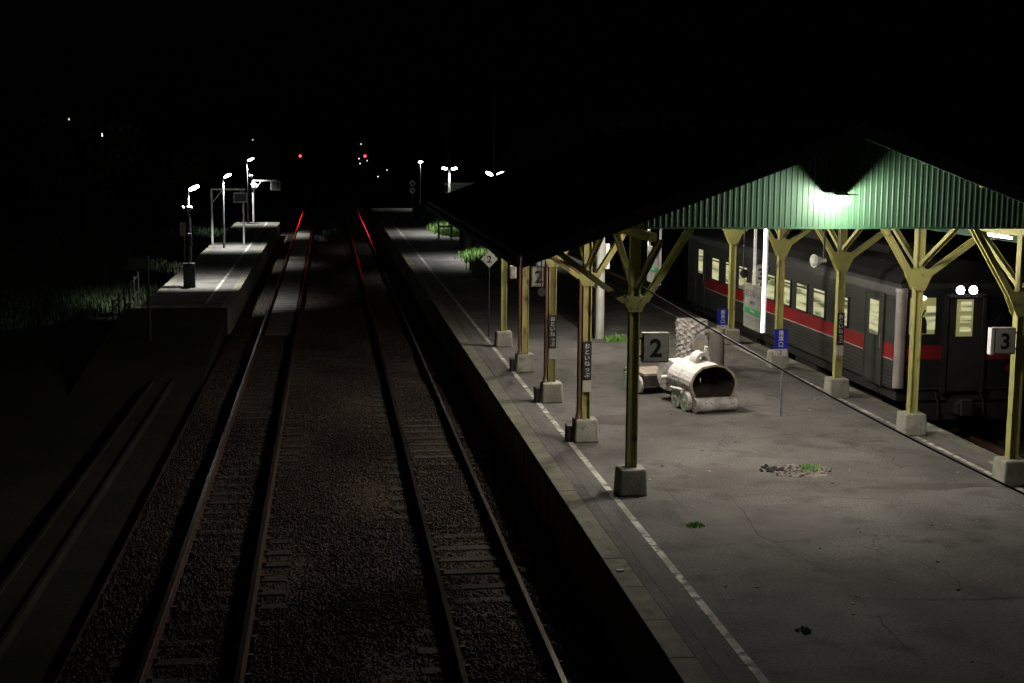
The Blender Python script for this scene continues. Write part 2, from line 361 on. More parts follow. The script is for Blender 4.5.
# ------------------------------------------------------------------ tracks
def track(cx, label, y0=2, y1=215):
    t = empty('railway_track', (cx, 0, 0), label, 'railway track', 'station tracks')
    for s in (-1, 1):
        x = s*.5335+ s*.03
        b = MB()
        b.box((x, (y0+y1)/2, -.012), (.062, y1-y0, .024), 'rail')
        b.box((x, (y0+y1)/2, -.0745), (.018, y1-y0, .101), 'railside'); b.box((x, (y0+y1)/2, -.134), (.125, y1-y0, .018), 'railside')
        b.build('rail', None, t)
    y = y0; k = 0; rest = MB(); first = None
    ys = []
    while y < y1: ys.append(y); y += .64
    for y in ys:
        if 12 <= y < 76 and k < 100:
            if first is None:
                first = MB().box((0, 0, 0), (2.05, .21, .14), None).build('sleeper', 'sleeper', t, .01); o = first
            else: o = first.copy(); col.objects.link(o)
            o.location = (rnd.uniform(-.02, .02), y+rnd.uniform(-.03, .03), -.232+rnd.uniform(-.01, .004)); o.rotation_euler = (0, 0, rnd.uniform(-.012, .012)); k += 1
        else: rest.box((0, y, -.215), (2.05, .21, .14), None)
    o = rest.build('sleeper', 'sleeper', t); o['kind'] = 'stuff'
    fx = MB()
    for y in ys:
        if 12 < y < 60:
            for s in (-1, 1):
                for q in (-.1, .1): fx.box((s*.5635+q, y, -.132), (.06, .07, .035), None)
    stuff(fx.build('rail_fastening', 'railside', t)); return t
tl = track(-1.66, 'left railway track running past the low far left platform', 2, 205)
ip = MB()
for k in range(17): ip.box((0, 76.5+k*1.8, -.06), (.86, 1.77, .1))
ip.build('infill_panel', 'footing', tl)
ip = MB()
for k in range(38): ip.box((0, 46.2+k*.8, -.115), (.86, .64, .07))
ip.build('boarded_infill', 'boards', tl)
track(2.07, 'railway track beside the retaining wall of the covered platform', 2, 205)
track(13.12, 'railway track under the grey train with the red stripe', 2, 205)

def stones(name, n, x0, x1, y0, y1, z0, size, seed, avoid=()):
    g = np.random.default_rng(seed)
    u = g.random(n)
    y = y0+(y1-y0)*u**1.6; x = g.uniform(x0, x1, n)
    keep = np.ones(n, bool)
    for a in avoid: keep &= np.abs(x-a) > .1
    x, y = x[keep], y[keep]; n = len(x)
    hump = .03*np.sin(x*2.1)*np.sin(y*.7)
    sz = size*g.uniform(.55, 1.3, n)
    base = np.array([(1, 0, 0), (-1, 0, 0), (0, 1, 0), (0, -1, 0), (0, 0, 1), (0, 0, -1)], float)
    v = base[None]*sz[:, None, None]*g.uniform(.6, 1.25, (n, 6, 1))
    th = g.uniform(0, 6.28, n); ph = g.uniform(-.9, .9, n); c, s = np.cos(ph), np.sin(ph)
    v = np.stack([v[..., 0], v[..., 1]*c[:, None]-v[..., 2]*s[:, None], v[..., 1]*s[:, None]+v[..., 2]*c[:, None]], -1)
    c, s = np.cos(th), np.sin(th)
    v = np.stack([v[..., 0]*c[:, None]-v[..., 1]*s[:, None], v[..., 0]*s[:, None]+v[..., 1]*c[:, None], v[..., 2]], -1)
    v += np.stack([x, y, z0+hump+g.uniform(0, .02, n)], -1)[:, None]
    F = np.array([(0, 2, 4), (2, 1, 4), (1, 3, 4), (3, 0, 4), (2, 0, 5), (1, 2, 5), (3, 1, 5), (0, 3, 5)])
    f = (F[None]+6*np.arange(n)[:, None, None]).reshape(-1, 3)
    me = bpy.data.meshes.new(name); me.vertices.add(6*n); me.vertices.foreach_set('co', v.ravel())
    me.loops.add(f.size); me.loops.foreach_set('vertex_index', f.ravel()); me.polygons.add(len(f))
    me.polygons.foreach_set('loop_start', np.arange(len(f))*3); me.update(calc_edges=True); me.validate()
    me.materials.append(M['stone']); o = bpy.data.objects.new(name, me); col.objects.link(o); return o
st_ = stones('ballast_stones', 150000, -3.15, 3.42, 12.5, 75, -.178, .026, 3, (-2.2235, -1.0965, 1.5065, 2.6335))
stuff(st_, 'brown crushed ballast stones spread around the two open tracks', 'ballast')

dr = tag(MB().box((-4.62, 28, -.22), (.06, 27, .16)).box((-4.13, 28, -.22), (.06, 27, .16)).box((-4.375, 28, -.245), (.43, 27, .12), 'ground').build('drain_channel', 'ground'),
         'narrow concrete drain channel running beside the left track in the dark', 'drain')

# ------------------------------------------------------------------ station canopy
XC, Y0, Y1, ZT, SL = 7.55, 19.2, 37.3, 6.43, .379
can = empty('station_canopy', (XC, 28.5, PZ), 'gabled platform canopy with green corrugated end panel on yellow steel posts', 'canopy')
def L(x, y, z): return (x-XC, y-28.5, z-PZ)      # local coordinates of the canopy
HW = 4.86
def zr(x): return ZT - SL*abs(x-XC)
b = MB()
for s in (-1, 1):
    pts = [(0, ZT-PZ), (s*HW, ZT-SL*HW-PZ), (s*HW, ZT-SL*HW-PZ-.05), (0, ZT-PZ-.05)]
    b.prism(pts if s < 0 else pts[::-1], 'xz', Y0-28.5+.05, Y1-28.5-.05)
roof = b.build('roof', 'roof', can)
rb = MB()
for s in (-1, 1):
    for i in range(1, 44):
        y = Y0+i*.42-28.5
        rb.bar((0, y, ZT-PZ+.012), (s*HW, y, ZT-SL*HW-PZ+.012), .03, .03)
rb.build('standing_seam', 'roof', roof)
rc = MB().box((0, 0, ZT-PZ+.03), (.3, Y1-Y0, .05)); rc.build('ridge_cap', 'roof', roof)
for s in (-1, 1):
    for y in (Y0-28.5, Y1-28.5):
        b = MB(); p = [(0, ZT-PZ+.02), (s*(HW+.02), ZT-SL*HW-PZ+.02), (s*(HW+.02), ZT-SL*HW-PZ-.19), (0, ZT-PZ-.22)]
        b.prism(p if s < 0 else p[::-1], 'xz', y-.02, y+.03); b.build('rake_fascia', 'greend', can)
for s in (-1, 1):
    b = MB(); b.box((s*(HW+.04), 0, ZT-SL*HW-PZ-.1), (.04, Y1-Y0-.06, .2)); b.cyl((s*(HW+.1), Y0-28.5+.1, ZT-SL*HW-PZ-.13), (s*(HW+.1), Y1-28.5-.1, ZT-SL*HW-PZ-.13), .06, None, 8)
    b.build('eave_gutter', 'greend', can)
# corrugated gable panels
def gable(yw, zb=4.9, x0=4.52, x1=10.62, pitch=.086, dep=.0075):
    b = MB(); x = x0; prof = []
    while x < x1:
        prof += [(x, 0), (x+pitch*.62, 0), (x+pitch*.72, dep), (x+pitch*.9, dep)]; x += pitch
    prof = [p for p in prof if p[0] <= x1]
    for (xa, da), (xb, db) in zip(prof, prof[1:]):
        za, zb_ = zr(xa)-.06, zr(xb)-.06
        if za <= zb or zb_ <= zb: continue
        b.add([L(xa, yw-da, zb), L(xb, yw-db, zb), L(xb, yw-db, zb_), L(xa, yw-da, za)], [(0, 1, 2, 3)])
    b.box(L((x0+x1)/2, yw+.03, zb+.03), (x1-x0, .04, .06))
    b.box(L((x0+x1)/2, yw-.026, zb+.012), (x1-x0, .012, .03))
    return b.build('gable_panel', 'green', can)
gable(19.9); gable(36.9)
PY = [20.75, 24.66, 28.6, 32.62, 36.7]; PXs = (4.6, 10.83)
# roof framing
for y in PY:
    b = MB()
    b.box(L(XC, y, 4.93), (PXs[1]-PXs[0]+.2, .09, .16))
    for s in (-1, 1):
        b.bar(L(XC, y, ZT-.16), L(XC+s*(HW-.1), y, zr(XC+s*(HW-.1))-.16), .08, .14)
        b.bar(L(XC+s*1.5, y, 4.95), L(XC+s*1.5, y, zr(XC+1.5)-.2), .06, .08)
    b.bar(L(XC, y, 4.95), L(XC, y, ZT-.2), .06, .08)
    b.build('roof_truss', 'yellowd', can)
for s in (-1, 1):
    for d in (.25, 1.2, 2.1, 3.97, 4.6):
        x = XC+s*d; MB().box(L(x, 28.25, zr(x)-.085), (.06, 17.7, .07)).build('purlin', 'yellowd', can)
for x in PXs: MB().box(L(x, 28.25, 4.79), (.12, 17.3, .12)).build('eave_beam', 'yellow', can)

def post(x, y, side, rusty, tallbox=False):
    o = Vector(L(x, y, PZ)); m = 'yellowd' if rusty else 'yellow'
    b = MB(); h = 4.0
    for q in (-1, 1):
        b.box(o+Vector((q*.068, 0, h/2+.02)), (.02, .155, h-.04)); b.box(o+Vector((q*.03, -.03, h/2+.02)), (.012, .02, h-.1))
    b.box(o+Vector((0, 0, h/2+.02)), (.118, .085, h-.06))
    p = b.build('post', m, can)
    f = MB().box(o+Vector((0, 0, .21)), (.45, .46, .42), None, taper=.92).build('footing', 'footing', p, .035)
    for yy in (-.088, .088):
        g = MB()
        q = [(-.1, 2.72), (.1, 2.72), (.24, 3.03), (.2, 3.12), (-.2, 3.12), (-.24, 3.03)]
        if side < 0: q = [(-.1, 2.84), (.1, 2.84), (.17, 2.99), (.14, 3.08), (-.14, 3.08), (-.17, 2.99)]
        g.prism([(o.x+u, o.z+v) for u, v in q], 'xz', o.y+yy-.008, o.y+yy+.008)
        for u, v in ((-.05, 2.9), (.05, 2.9), (-.1, 3.03), (.1, 3.03)):
            k = -1 if yy < 0 else 1
            g.cyl((o.x+u, o.y+yy+k*.004, o.z+v), (o.x+u, o.y+yy+k*.018, o.z+v), .013, None, 6)
        g.build('gusset_plate', m, p)
    for s in (-1, 1):
        inner = (s != side)
        e = (s*.88, 4.15) if inner else (s*1.3, 3.83)
        k = MB()
        for yy in (-.07, .07): k.bar(o+Vector((s*.16, yy, 3.0)), o+Vector((e[0], yy, e[1])), .05, .085)
        k.bar(o+Vector((s*.2, 0, 3.06)), o+Vector((e[0], 0, e[1]+.02)), .16, .012)
        k.build('brace', m, p)
    for s in (-1, 1):
        k = MB()
        k.bar(o+Vector((0, s*.1, 3.22)), o+Vector((0, s*1.6, 4.04)), .09, .014); 
        for xx in (-.04, .04): k.bar(o+Vector((xx, s*.1, 3.2)), o+Vector((xx, s*1.6, 4.02)), .014, .075)
        k.build('brace', m, p)
    if side < 0 and rusty:
        c = MB(); xx = -.14
        c.tube([o+Vector((xx, -.06, 3.05)), o+Vector((xx, -.06, .55)), o+Vector((xx-.07, -.13, .3)), o+Vector((xx-.09, -.15, .02))], .035, 10)
        c.tube([o+Vector((xx, -.06, 3.05)), o+Vector((xx-.25, -.06, 3.25)), o+Vector((-1.5, -.06, 3.62))], .03, 10)
        c.build('drainpipe', 'conduit', p)
        MB().box(o+Vector((-.3, .02, .15)), (.09, .3, .3)).build('pipe_guard', 'dark', p, .01)
    return p
for i, y in enumerate(PY):
    for x, sd in ((PXs[0], -1), (PXs[1], 1)):
        post(x, y, sd, sd < 0 and i in (1, 2, 3))
# switch box on the far left post
tag(MB().box((4.83, 36.62, 2.75), (.16, .14, .34)).box((4.83, 36.545, 2.75), (.13, .01, .3), 'frame').build('switch_box', 'white', None, .01),
    'small white switch box on the right side of the farthest left yellow post', 'switch box')

# lamp on the gable
gl = empty('gable_lamp', (7.4, 19.85, 5.33), 'bright lamp glowing on the green corrugated gable of the canopy', 'lamp')
MB().sphere((0, -.42, -.005), .055, None, 16).build('bulb', 'bulb', gl)
MB().box((0, -.25, .085), (.31, .48, .008)).build('lamp_shade', 'dark', gl)
MB().box((0, -.42, .072), (.04, .04, .056)).box((0, -.21, .1), (.03, .42, .022)).box((0, -.012, .12), (.08, .02, .08)).build('bracket', 'dark', gl)

# fluorescent lamps under the canopy roof
def fluo(loc, label, src=None):
    if src: return copy_tree(src, None, loc, label)
    t = empty('fluorescent_lamp', loc, label, 'lamp', 'fluorescent tubes under the canopy')
    MB().box((0, 0, .05), (.11, 1.2, .06)).box((0, 0, .1), (.03, .03, .1)).build('housing', 'white', t)
    MB().cyl((0, -.56, -.01), (0, .56, -.01), .018, None, 10).build('tube', 'tube', t)
    return t
f0 = fluo((6.4, 28.3, 4.78), 'fluorescent tube hidden by the green gable, over the log locomotive')
fr_ = fluo((11.45, 22.95, 4.6), 'glowing fluorescent tube under the roof edge above the right front post', f0)
for c_ in col.objects:
    if c_.parent == fr_ and c_.name.startswith('tube'): c_.data = c_.data.copy(); c_.data.materials[0] = M['tubedim']
fluo((7.4, 22.1, 4.86), 'fluorescent tube nearest behind the green gable panel', f0)
fluo((7.3, 35.6, 4.78), 'fluorescent tube at the rear of the canopy, over the pale pole', f0)

# ------------------------------------------------------------------ signs
def numbox(loc, wd, h, ch, label, group, side=1, deep=.13):
    t = empty('platform_number_sign', loc, label, 'number sign', group)
    MB().box((0, 0, 0), (wd, deep, h)).build('casing', 'frame', t, .012)
    MB().box((0, -deep/2-.004, 0), (wd-.055, .008, h-.055)).build('face', 'cream', t)
    text('numeral', ch, h*.62, (0, -deep/2-.011, 0), 'black', t, wmax=wd*.62, bold=.03)
    for z in (-h*.3, h*.3): MB().box((side*(wd/2+.02), 0, z), (.06, .03, .03)).build('bracket', 'dark', t)
    return t
numbox((4.93, 20.72, 3.04), .42, .46, '2', 'large box sign reading 2 on the nearest left post, beside the log locomotive', 'platform number signs', -1, .14)
n3 = numbox((10.49, 20.6, 3.1), .36, .42, '3', 'box sign reading 3 on the nearest right post, with a bright white edge', 'platform number signs', 1, .14)
MB().box((-.21, -.02, 0), (.05, .12, .42)).build('edge_panel', 'white', n3)
numbox((4.31, 28.62, 3.38), .32, .42, '2', 'square sign reading 2 under the left eave, on the third left post', 'platform number signs', 1, .08)
numbox((10.33, 32.62, 3.04), .36, .45, '3', 'square sign reading 3 seen through the glowing name board tubes, by the train windows', 'platform number signs', 1, .08)

def strip(x, y, z, label):
    t = empty('name_strip_sign', (x, y, z), label, 'name sign', 'vertical station name signs on the posts')
    MB().box((0, 0, .34), (.155, .02, .7)).build('board', 'black', t)
    MB().box((0, 0, -.125), (.15, .018, .21)).build('lower_plate', 'cream', t)
    text('lettering', 'おといねっぷ', .63, (0, -.013, .34), 'white', t, vertical=True)
    return t
strip(4.6, 24.56, 1.9, 'black strip おといねっぷ on the second left post, nearest of the two left')
strip(4.6, 28.5, 1.9, 'black strip おといねっぷ on the third left post, beside the square 2')
strip(10.83, 28.5, 1.9, 'black strip おといねっぷ on a right post, in front of the train')

def bluesign(x, y, z, label):
    t = empty('boarding_position_sign', (x, y, PZ), label, 'boarding sign', 'blue boarding position signs')
    MB().cyl((.06, .02, 0), (.06, .02, z+.4), .022, None, 10).build('pole', 'grey', t)
    MB().box((0, -.01, z+.3), (.27, .02, .4)).build('board', 'blue', t)
    MB().box((0, -.01, z+.03), (.27, .022, .14)).build('lower_plate', 'cream', t)
    text('lettering', '乗車口', .34, (0, -.024, z+.3), 'white', t, vertical=True)
    text('numeral', '2', .09, (0, -.025, z+.03), 'blue', t)
bluesign(8.88, 26.6, 1.26, 'blue sign 乗車口 on a thin pole, the nearer, standing free on the asphalt')
bluesign(9.54, 33.05, .9, 'blue sign 乗車口 behind the round log post, the farther one')

def nameboard(x, y0, y1, z0, z1, label, neartube, inset):
    t = empty('station_name_board', (x, (y0+y1)/2, z1), label, 'station name board', 'hanging station name boards')
    W = y1-y0; h = z1-z0
    MB().box((0, 0, -h/2), (.05, W, h)).build('board', 'boardface', t)
    fr = MB()
    for s in (-1, 1): fr.box((0, s*W/2, -h/2), (.07, .035, h+.03))
    for z in (0, -h): fr.box((0, 0, z), (.07, W, .035))
    fr.build('frame', 'frame', t)
    MB().box((-.03, 0, -h*.6), (.008, W-.06, h*.14)).build('green_band', 'signgreen', t)
    for body, hh, yy, zz, m, wm in (('おといねっぷ', h*.17, 0, -h*.18, 'black', .85*W), ('音威子府', h*.1, 0, -h*.4, 'black', .5*W),
                                ('Otoineppu', h*.08, 0, -h*.6, 'white', .5*W), ('さっくる', h*.08, W*.28, -h*.77, 'black', .36*W), ('おさしま', h*.08, -W*.28, -h*.77, 'black', .36*W)):
        text('lettering', body, hh, (-.036, yy, zz), m, t, rz=-math.pi/2, wmax=wm)
    top = 4.86-z1
    hw = MB().box((0, W/2-inset, top/2), (.045, .045, top)); hw.build('hanger', 'white', t)
    if neartube:
        MB().cyl((-.02, -W/2-.05, -h), (-.02, -W/2-.05, top), .024, None, 10).build('vertical_tube', 'signtube', t)
        MB().box((.02, -W/2-.05, (top-h)/2), (.03, .05, top+h)).build('hanger', 'white', t)
    else:
        MB().box((0, -W/2-.03, (top-h)/2), (.05, .05, top+h)).box((0, W/2+.03, (top-h)/2), (.05, .05, top+h)).build('hanger', 'white', t)
    return t
nameboard(8.0, 25.05, 26.15, 2.66, 3.47, 'station name board edged by a glowing vertical tube, in front of the train', True, .5)
nameboard(8.0, 33.3, 34.5, 2.72, 3.58, 'farther station name board seen between the front left post and its brace', False, .05)

t = empty('loudspeaker', (9.5, 26.2, 4.9), 'pale round loudspeaker hanging from a rod in front of the dark train roof', 'loudspeaker')
MB().cyl((.06, 0, 0), (.06, 0, -1.05), .022, None, 8).build('rod', 'dark', t)
MB().cyl((-.16, -.05, -1.0), (.0, 0, -1.0), .13, .06, 20).sphere((-.13, -.04, -1.0), .115, None, 16, (.7, 1, 1)).cyl((0, 0, -1.0), (.1, .02, -1.0), .05, .04, 12).build('horn', 'polec', t)
for loc, lb in (((8.2, 27.0, 4.9), 'dark round drum hanging beside the glowing name board'), ((4.35, 28.45, 4.4), 'dark round drum hanging below the square 2 sign')):
    t = empty('hanging_drum', loc, lb, 'loudspeaker', 'dark hanging loudspeakers')
    MB().cyl((0, 0, 0), (0, 0, -1.25), .014, None, 8).build('rod', 'dark', t)
    MB().cyl((0, -.06, -1.32), (0, .08, -1.32), .09, .06, 18).build('horn', 'black', t)

def dsign(x, y, zs, chars, label, group=None, s=.3, h=None):
    t = empty('diamond_sign', (x, y, PZ), label, 'diamond sign', group)
    MB().cyl((0, 0, 0), (0, 0, zs[0]-PZ), .022, None, 8).build('pole', 'dark' if s < .25 else 'grey', t)
    for z, c in zip(zs, chars):
        d = MB().prism([(0, z-PZ-s), (s, z-PZ), (0, z-PZ+s), (-s, z-PZ)], 'xz', -.06, -.035).build('plate', 'boardface' if c == '2' else 'white', t)
        if c == 'dot': MB().cyl((0, -.062, z-PZ), (0, -.066, z-PZ), s*.33, None, 12).build('dot', 'black', d)
        else: text('numeral', c, s*.85, (0, -.066, z-PZ), 'black', d, bold=.03)
dsign(4.42, 38.6, [2.93], ['2'], 'cream diamond sign reading 2 beyond the left eave, before the grass', s=.24)
dsign(5.65, 95, [3.42, 2.93], ['dot', 'dot'], 'two white diamonds one above the other on a thin far pole', s=.25)
dsign(-4.9, 95.3, [3.3], ['dot'], 'single white diamond on a pole at the far end of the left platform', s=.22)

# ------------------------------------------------------------------ log sculptures
lo = empty('log_locomotive', (7.65, 27.5, PZ), 'toy locomotive carved from a hollow log, pale bark top and dark open mouth', 'log sculpture', rz=R(11))
def hollow(p, q, r, t, n, rows, nz, parent, sx=1.0, sz=1.0):
    b = MB(); p, q = Vector(p), Vector(q); ax = (q-p).normalized(); a = ax.cross(Vector((0, 0, 1))).normalized(); c = Vector((0, 0, 1))
    g = random.Random(5); ph = [g.uniform(-nz, nz) for _ in range(n)]
    def ring(u, rr, fl=1): return [p.lerp(q, u)+a*rr*sx*(1+ph[i]*fl)*math.cos(2*math.pi*i/n)+c*rr*sz*(1+ph[i]*fl+.02*math.sin(9*u+i))*math.sin(2*math.pi*i/n) for i in range(n)]
    O = [ring(j/rows, r*(1-.06*math.sin(math.pi*j/rows))) for j in range(rows+1)]; I = [ring(1-j/rows*.75, r-t) for j in range(rows+1)]
    rr = O+I; v = [x for k in rr for x in k]; f = []; 
    for j in range(len(rr)-1):
        for i in range(n): f.append((j*n+i, j*n+(i+1) % n, (j+1)*n+(i+1) % n, (j+1)*n+i))
    half = [k for k in range(len(f))]
    for k in half:
        j, i = divmod(k, n)
        mm = 'woodd' if j > rows else ('wood' if j == rows else ('barktop' if 1 <= i <= n//2 else 'bark'))  # upper half of the log takes the paler bark
        b.add([v[x] for x in f[k]], [(0, 1, 2, 3)], mm, False)
    b.add(I[-1], [tuple(range(n))], 'woodd'); b.add(O[0], [tuple(range(n-1, -1, -1))], 'wood')
    return b
bo = hollow((0, .78, .56), (.02, -.28, .53), .455, .045, 30, 10, .03, lo, 1.17, .94)
bl = bo.build('boiler', None, lo)
MB().sphere((-.2, -.1, .62), .035, 'mint', 10, (.4, .6, 1.6)).build('inner_chip', None, bl)
MB().cyl((-.46, -.36, .155), (.46, -.36, .155), .15, .145, 18, 'bark', True, 'wood', .03, 6).build('bumper_log', None, lo)
MB().box((0, .3, .14), (.4, 1.1, .1), 'woodd').cyl((-.36, .1, .17), (.36, .1, .17), .04, None, 8, 'wood').cyl((-.36, .55, .17), (.36, .55, .17), .04, None, 8, 'wood').build('chassis', None, lo)
for yy in (-.12, .3):
    for s in (-1, 1):
        w_ = MB().cyl((s*.56, yy, .2), (s*.47, yy, .2), .2, None, 20, 'bark', True, 'mint', .02).build('wheel', None, lo)
        MB().cyl((s*.56, yy, .2), (s*.59, yy, .2), .05, None, 10, 'wood').build('hub', None, w_)
MB().cyl((-.56, -.02, .42), (-.54, .55, .38), .035, None, 8, 'barktop').build('side_rod', None, lo)
# arched dome and chimney on the boiler
n_ = 12; b = MB()
for k in range(n_):
    t0, t1 = math.pi*k/n_, math.pi*(k+1)/n_
    q = [(-.17*math.cos(t), .93+.21*math.sin(t)) for t in (t0, t1)]; q2 = [(-.11*math.cos(t), .93+.14*math.sin(t)) for t in (t0, t1)]
    b.prism([q[0], q[1], q2[1], q2[0]], 'xz', .2, .5, 'barktop')
b.build('dome', None, lo)
MB().cyl((.14, .34, .98), (.14, .34, 1.24), .05, .045, 10, 'barktop').build('chimney', None, lo)
cb = MB().box((-.02, 1.08, .45), (.6, .5, .66), 'woodd'); cb.build('cab', None, lo)
MB().cyl((-.14, 1.1, .56), (-.42, 1.02, .56), .34, .34, 20, 'barktop', True, 'bark', .03).build('cab_log', None, lo)
MB().cyl((-.42, 1.0, .52), (-.58, 1.0, .52), .045, None, 10, 'barktop').build('hub_peg', None, lo)
wa = empty('log_wagon', (6.98, 29.75, PZ), 'small log wagon behind the locomotive, half hidden by the box sign 2', 'log sculpture', rz=R(14))
MB().box((0, 0, .3), (.8, 1.0, .22), 'woodd').build('bed', None, wa)
MB().box((0, 0, .43), (.76, .96, .05), 'wood').build('top_board', None, wa)
for s in (-1, 1):
    for yy in (-.28, .3): MB().cyl((s*.46, yy, .2), (s*.38, yy, .2), .2, None, 18, 'bark', True, 'mint').build('wheel', None, wa)

sp = empty('carved_stump', (8.52, 32.1, PZ), 'broad knobbly white stump with a ringed round hole, behind the log locomotive', 'log sculpture')
b = MB(); n_ = 64; rows = 44; g = np.random.default_rng(4); v = []
for j in range(rows+1):
    for i in range(n_):
        th = 2*math.pi*i/n_; z = 1.27*j/rows
        r = .325+.03*math.cos(2*th+.5)+.02*(g.random()-.3)*(1 if j < rows-2 else .3)+.034*math.sin(9*th+2.5*math.sin(z*5))*math.sin(z*44+2*th)+.02*math.sin(5*th+z*4)
        v.append((r*math.cos(th), r*math.sin(th), z))
f = [(j*n_+i, j*n_+(i+1) % n_, (j+1)*n_+(i+1) % n_, (j+1)*n_+i) for j in range(rows) for i in range(n_)]
b.add(v, f, 'knob'); b.add(v[-n_:], [tuple(range(n_))], 'barktop'); b.build('trunk', None, sp)
b = MB(); E = Matrix.Rotation(R(-8), 3, 'Z')
c0 = Vector((.1, -.36, .72))
for k in range(24):
    t0, t1 = 2*math.pi*k/24, 2*math.pi*(k+1)/24
    ps = [(c0.x+rr*math.cos(t), c0.z+rr*1.15*math.sin(t)) for rr, t in ((.2, t0), (.2, t1), (.145, t1), (.145, t0))]
    b.prism(ps, 'xz', c0.y-.03, c0.y+.12, 'bark')
b.build('hole_ring', None, sp)
MB().cyl((c0.x, c0.y-.012, c0.z), (c0.x, c0.y+.08, c0.z), .15, None, 20, 'wood').build('hole_back', None, sp)
tag(MB().cyl((8.92, 31.35, PZ), (8.92, 31.35, 1.83), .185, .18, 26, 'greywood', True, 'wood', .008, 12).cyl((8.92, 31.35, 1.82), (8.92, 31.35, 1.9), .2, .185, 26, 'wood', True, None, .006).build('log_post', None),
    'smooth grey upright log post with a paler cut top, right of the knobbly stump', 'log post')

# white utility pole with boxes at the end of the canopy
t = empty('utility_pole', (7.46, 38.0, PZ), 'pale lit utility pole with meter boxes behind the canopy posts', 'utility pole')
MB().cyl((0, 0, 0), (0, 0, 5.1), .125, .105, 18).build('pole', 'polec', t)
MB().box((-.02, -.16, 3.3), (.22, .12, .5)).box((-.02, -.225, 3.32), (.1, .01, .16), 'black').build('meter_box', 'white', t, .01)
MB().box((.17, -.05, 2.3), (.12, .16, .7)).build('side_box', 'white', t, .01)
MB().tube([(-.15, -.08, .1), (-.15, -.08, 3.1)], .02).box((-.16, -.1, 1.5), (.1, .1, .16)).build('conduit', 'dark', t)
b = MB(); pts = []
for i in range(25):
    tt = 6.35*i/24; pts.append((4.62+tt, 20.55-1.2*tt, max(4.02-.66*tt+.0267*tt*tt, PZ+.02)))
b.tube(pts, .014, 6)
tag(b.build('slack_cable', 'wire'), 'thin black slack cable slanting from the front left post across the platform', 'cable')

# ------------------------------------------------------------------ train
TX0, TX1, TY0, TY1 = 11.7, 14.5, 27.6, 44.8
tr = empty('train_carriage', (13.1, 36.6, 0), 'grey railcar with a red stripe, lit windows and paired headlights at platform 3', 'train')
def T(x, y, z): return (x-13.1, y-36.6, z)
b = MB()
prof = [(-1.4, 1.05), (-1.4, 3.0), (-1.37, 3.2), (-1.3, 3.3), (1.3, 3.3), (1.37, 3.2), (1.4, 3.0), (1.4, 1.05)]
b.prism([(x, z) for x, z in prof][::-1], 'xz', TY0-36.6, TY1-36.6)
body = b.build('body', 'steel', tr, .03)
b = MB(); q = [(-1.36, 3.28), (-1.25, 3.45), (-.95, 3.62), (-.4, 3.72), (.4, 3.72), (.95, 3.62), (1.25, 3.45), (1.36, 3.28)]
b.prism(q[::-1], 'xz', TY0-36.6+.02, TY1-36.6-.02); rf = b.build('roof', 'trainroof', tr)
for y in (31, 35.5, 40, 43.5): MB().box(T(13.1, y, 3.8), (1.1, 1.5, .2)).build('roof_ventilator', 'under', rf, .03)
b = MB()
for z in (1.12, 1.2, 1.28, 1.36, 1.44, 1.52, 2.78, 2.86, 2.94, 3.02): b.box(T(TX0-.006, 36.2, z), (.02, 16.9, .022))
b.build('side_bead', 'steel', body)
b = MB().box(T(TX0-.004, 36.2, 1.85), (.01, 17.0, .3)); b.build('red_stripe', 'red', body)
MB().box(T(13.1, TY0-.004, 2.15), (2.72, .014, 2.1)).build('end_face', 'face', body)  # added plate over the steel end, coloured dark to stand for shade
MB().box(T(13.1, TY0-.014, 1.85), (2.5, .01, .3)).build('red_stripe', 'redshade', body)  # the side's red, darkened in colour for the shaded end
b = MB().box(T(TX0-.005, 36.2, 1.68), (.012, 17.0, .02)); b.build('thin_stripe', 'redline', body)
for y in [30.33, 31.83, 33.09, 34.35, 35.6, 36.85, 38.1, 39.45, 40.95]:
    wd = .79; yc = y+wd/2; x = TX0-.012
    fr = MB()
    for s in (-1, 1): fr.box(T(x, yc+s*(wd/2+.02), 2.36), (.05, .04, .66))
    fr.box(T(x, yc, 2.04), (.05, wd+.08, .035)); fr.box(T(x, yc, 2.62), (.05, wd+.06, .03)); fr.box(T(x, yc, 2.71), (.05, wd+.08, .035))
    wn = fr.build('window', 'steeld', body)
    MB().box(T(x+.004, yc, 2.33), (.02, wd, .55)).box(T(x+.004, yc, 2.665), (.02, wd, .055)).build('pane', 'lit', wn)
def tdoor(yc, wd=.95):
    b = MB(); x = TX0-.016
    b.box(T(x, yc, 2.0), (.03, wd, 1.9)); d = b.build('door', 'steel', body)
    g_ = MB()
    for s in (-1, 1): g_.box(T(x-.012, yc+s*(wd/2+.02), 2.0), (.03, .05, 1.95))
    g_.box(T(x-.012, yc, 3.0), (.03, wd+.1, .06)); g_.build('door_frame', 'steeld', d)
    MB().box(T(x-.016, yc, 2.47), (.014, .48, .74)).build('door_pane', 'lit', d)
    MB().box(T(x-.016, yc-wd*.4, 2.0), (.02, .03, .3)).build('handle', 'grey', d)
tdoor(28.75); tdoor(43.05)
MB().box(T(TX0-.016, 44.2, 2.1), (.03, .9, 2.0)).build('end_panel', 'steeld', body)
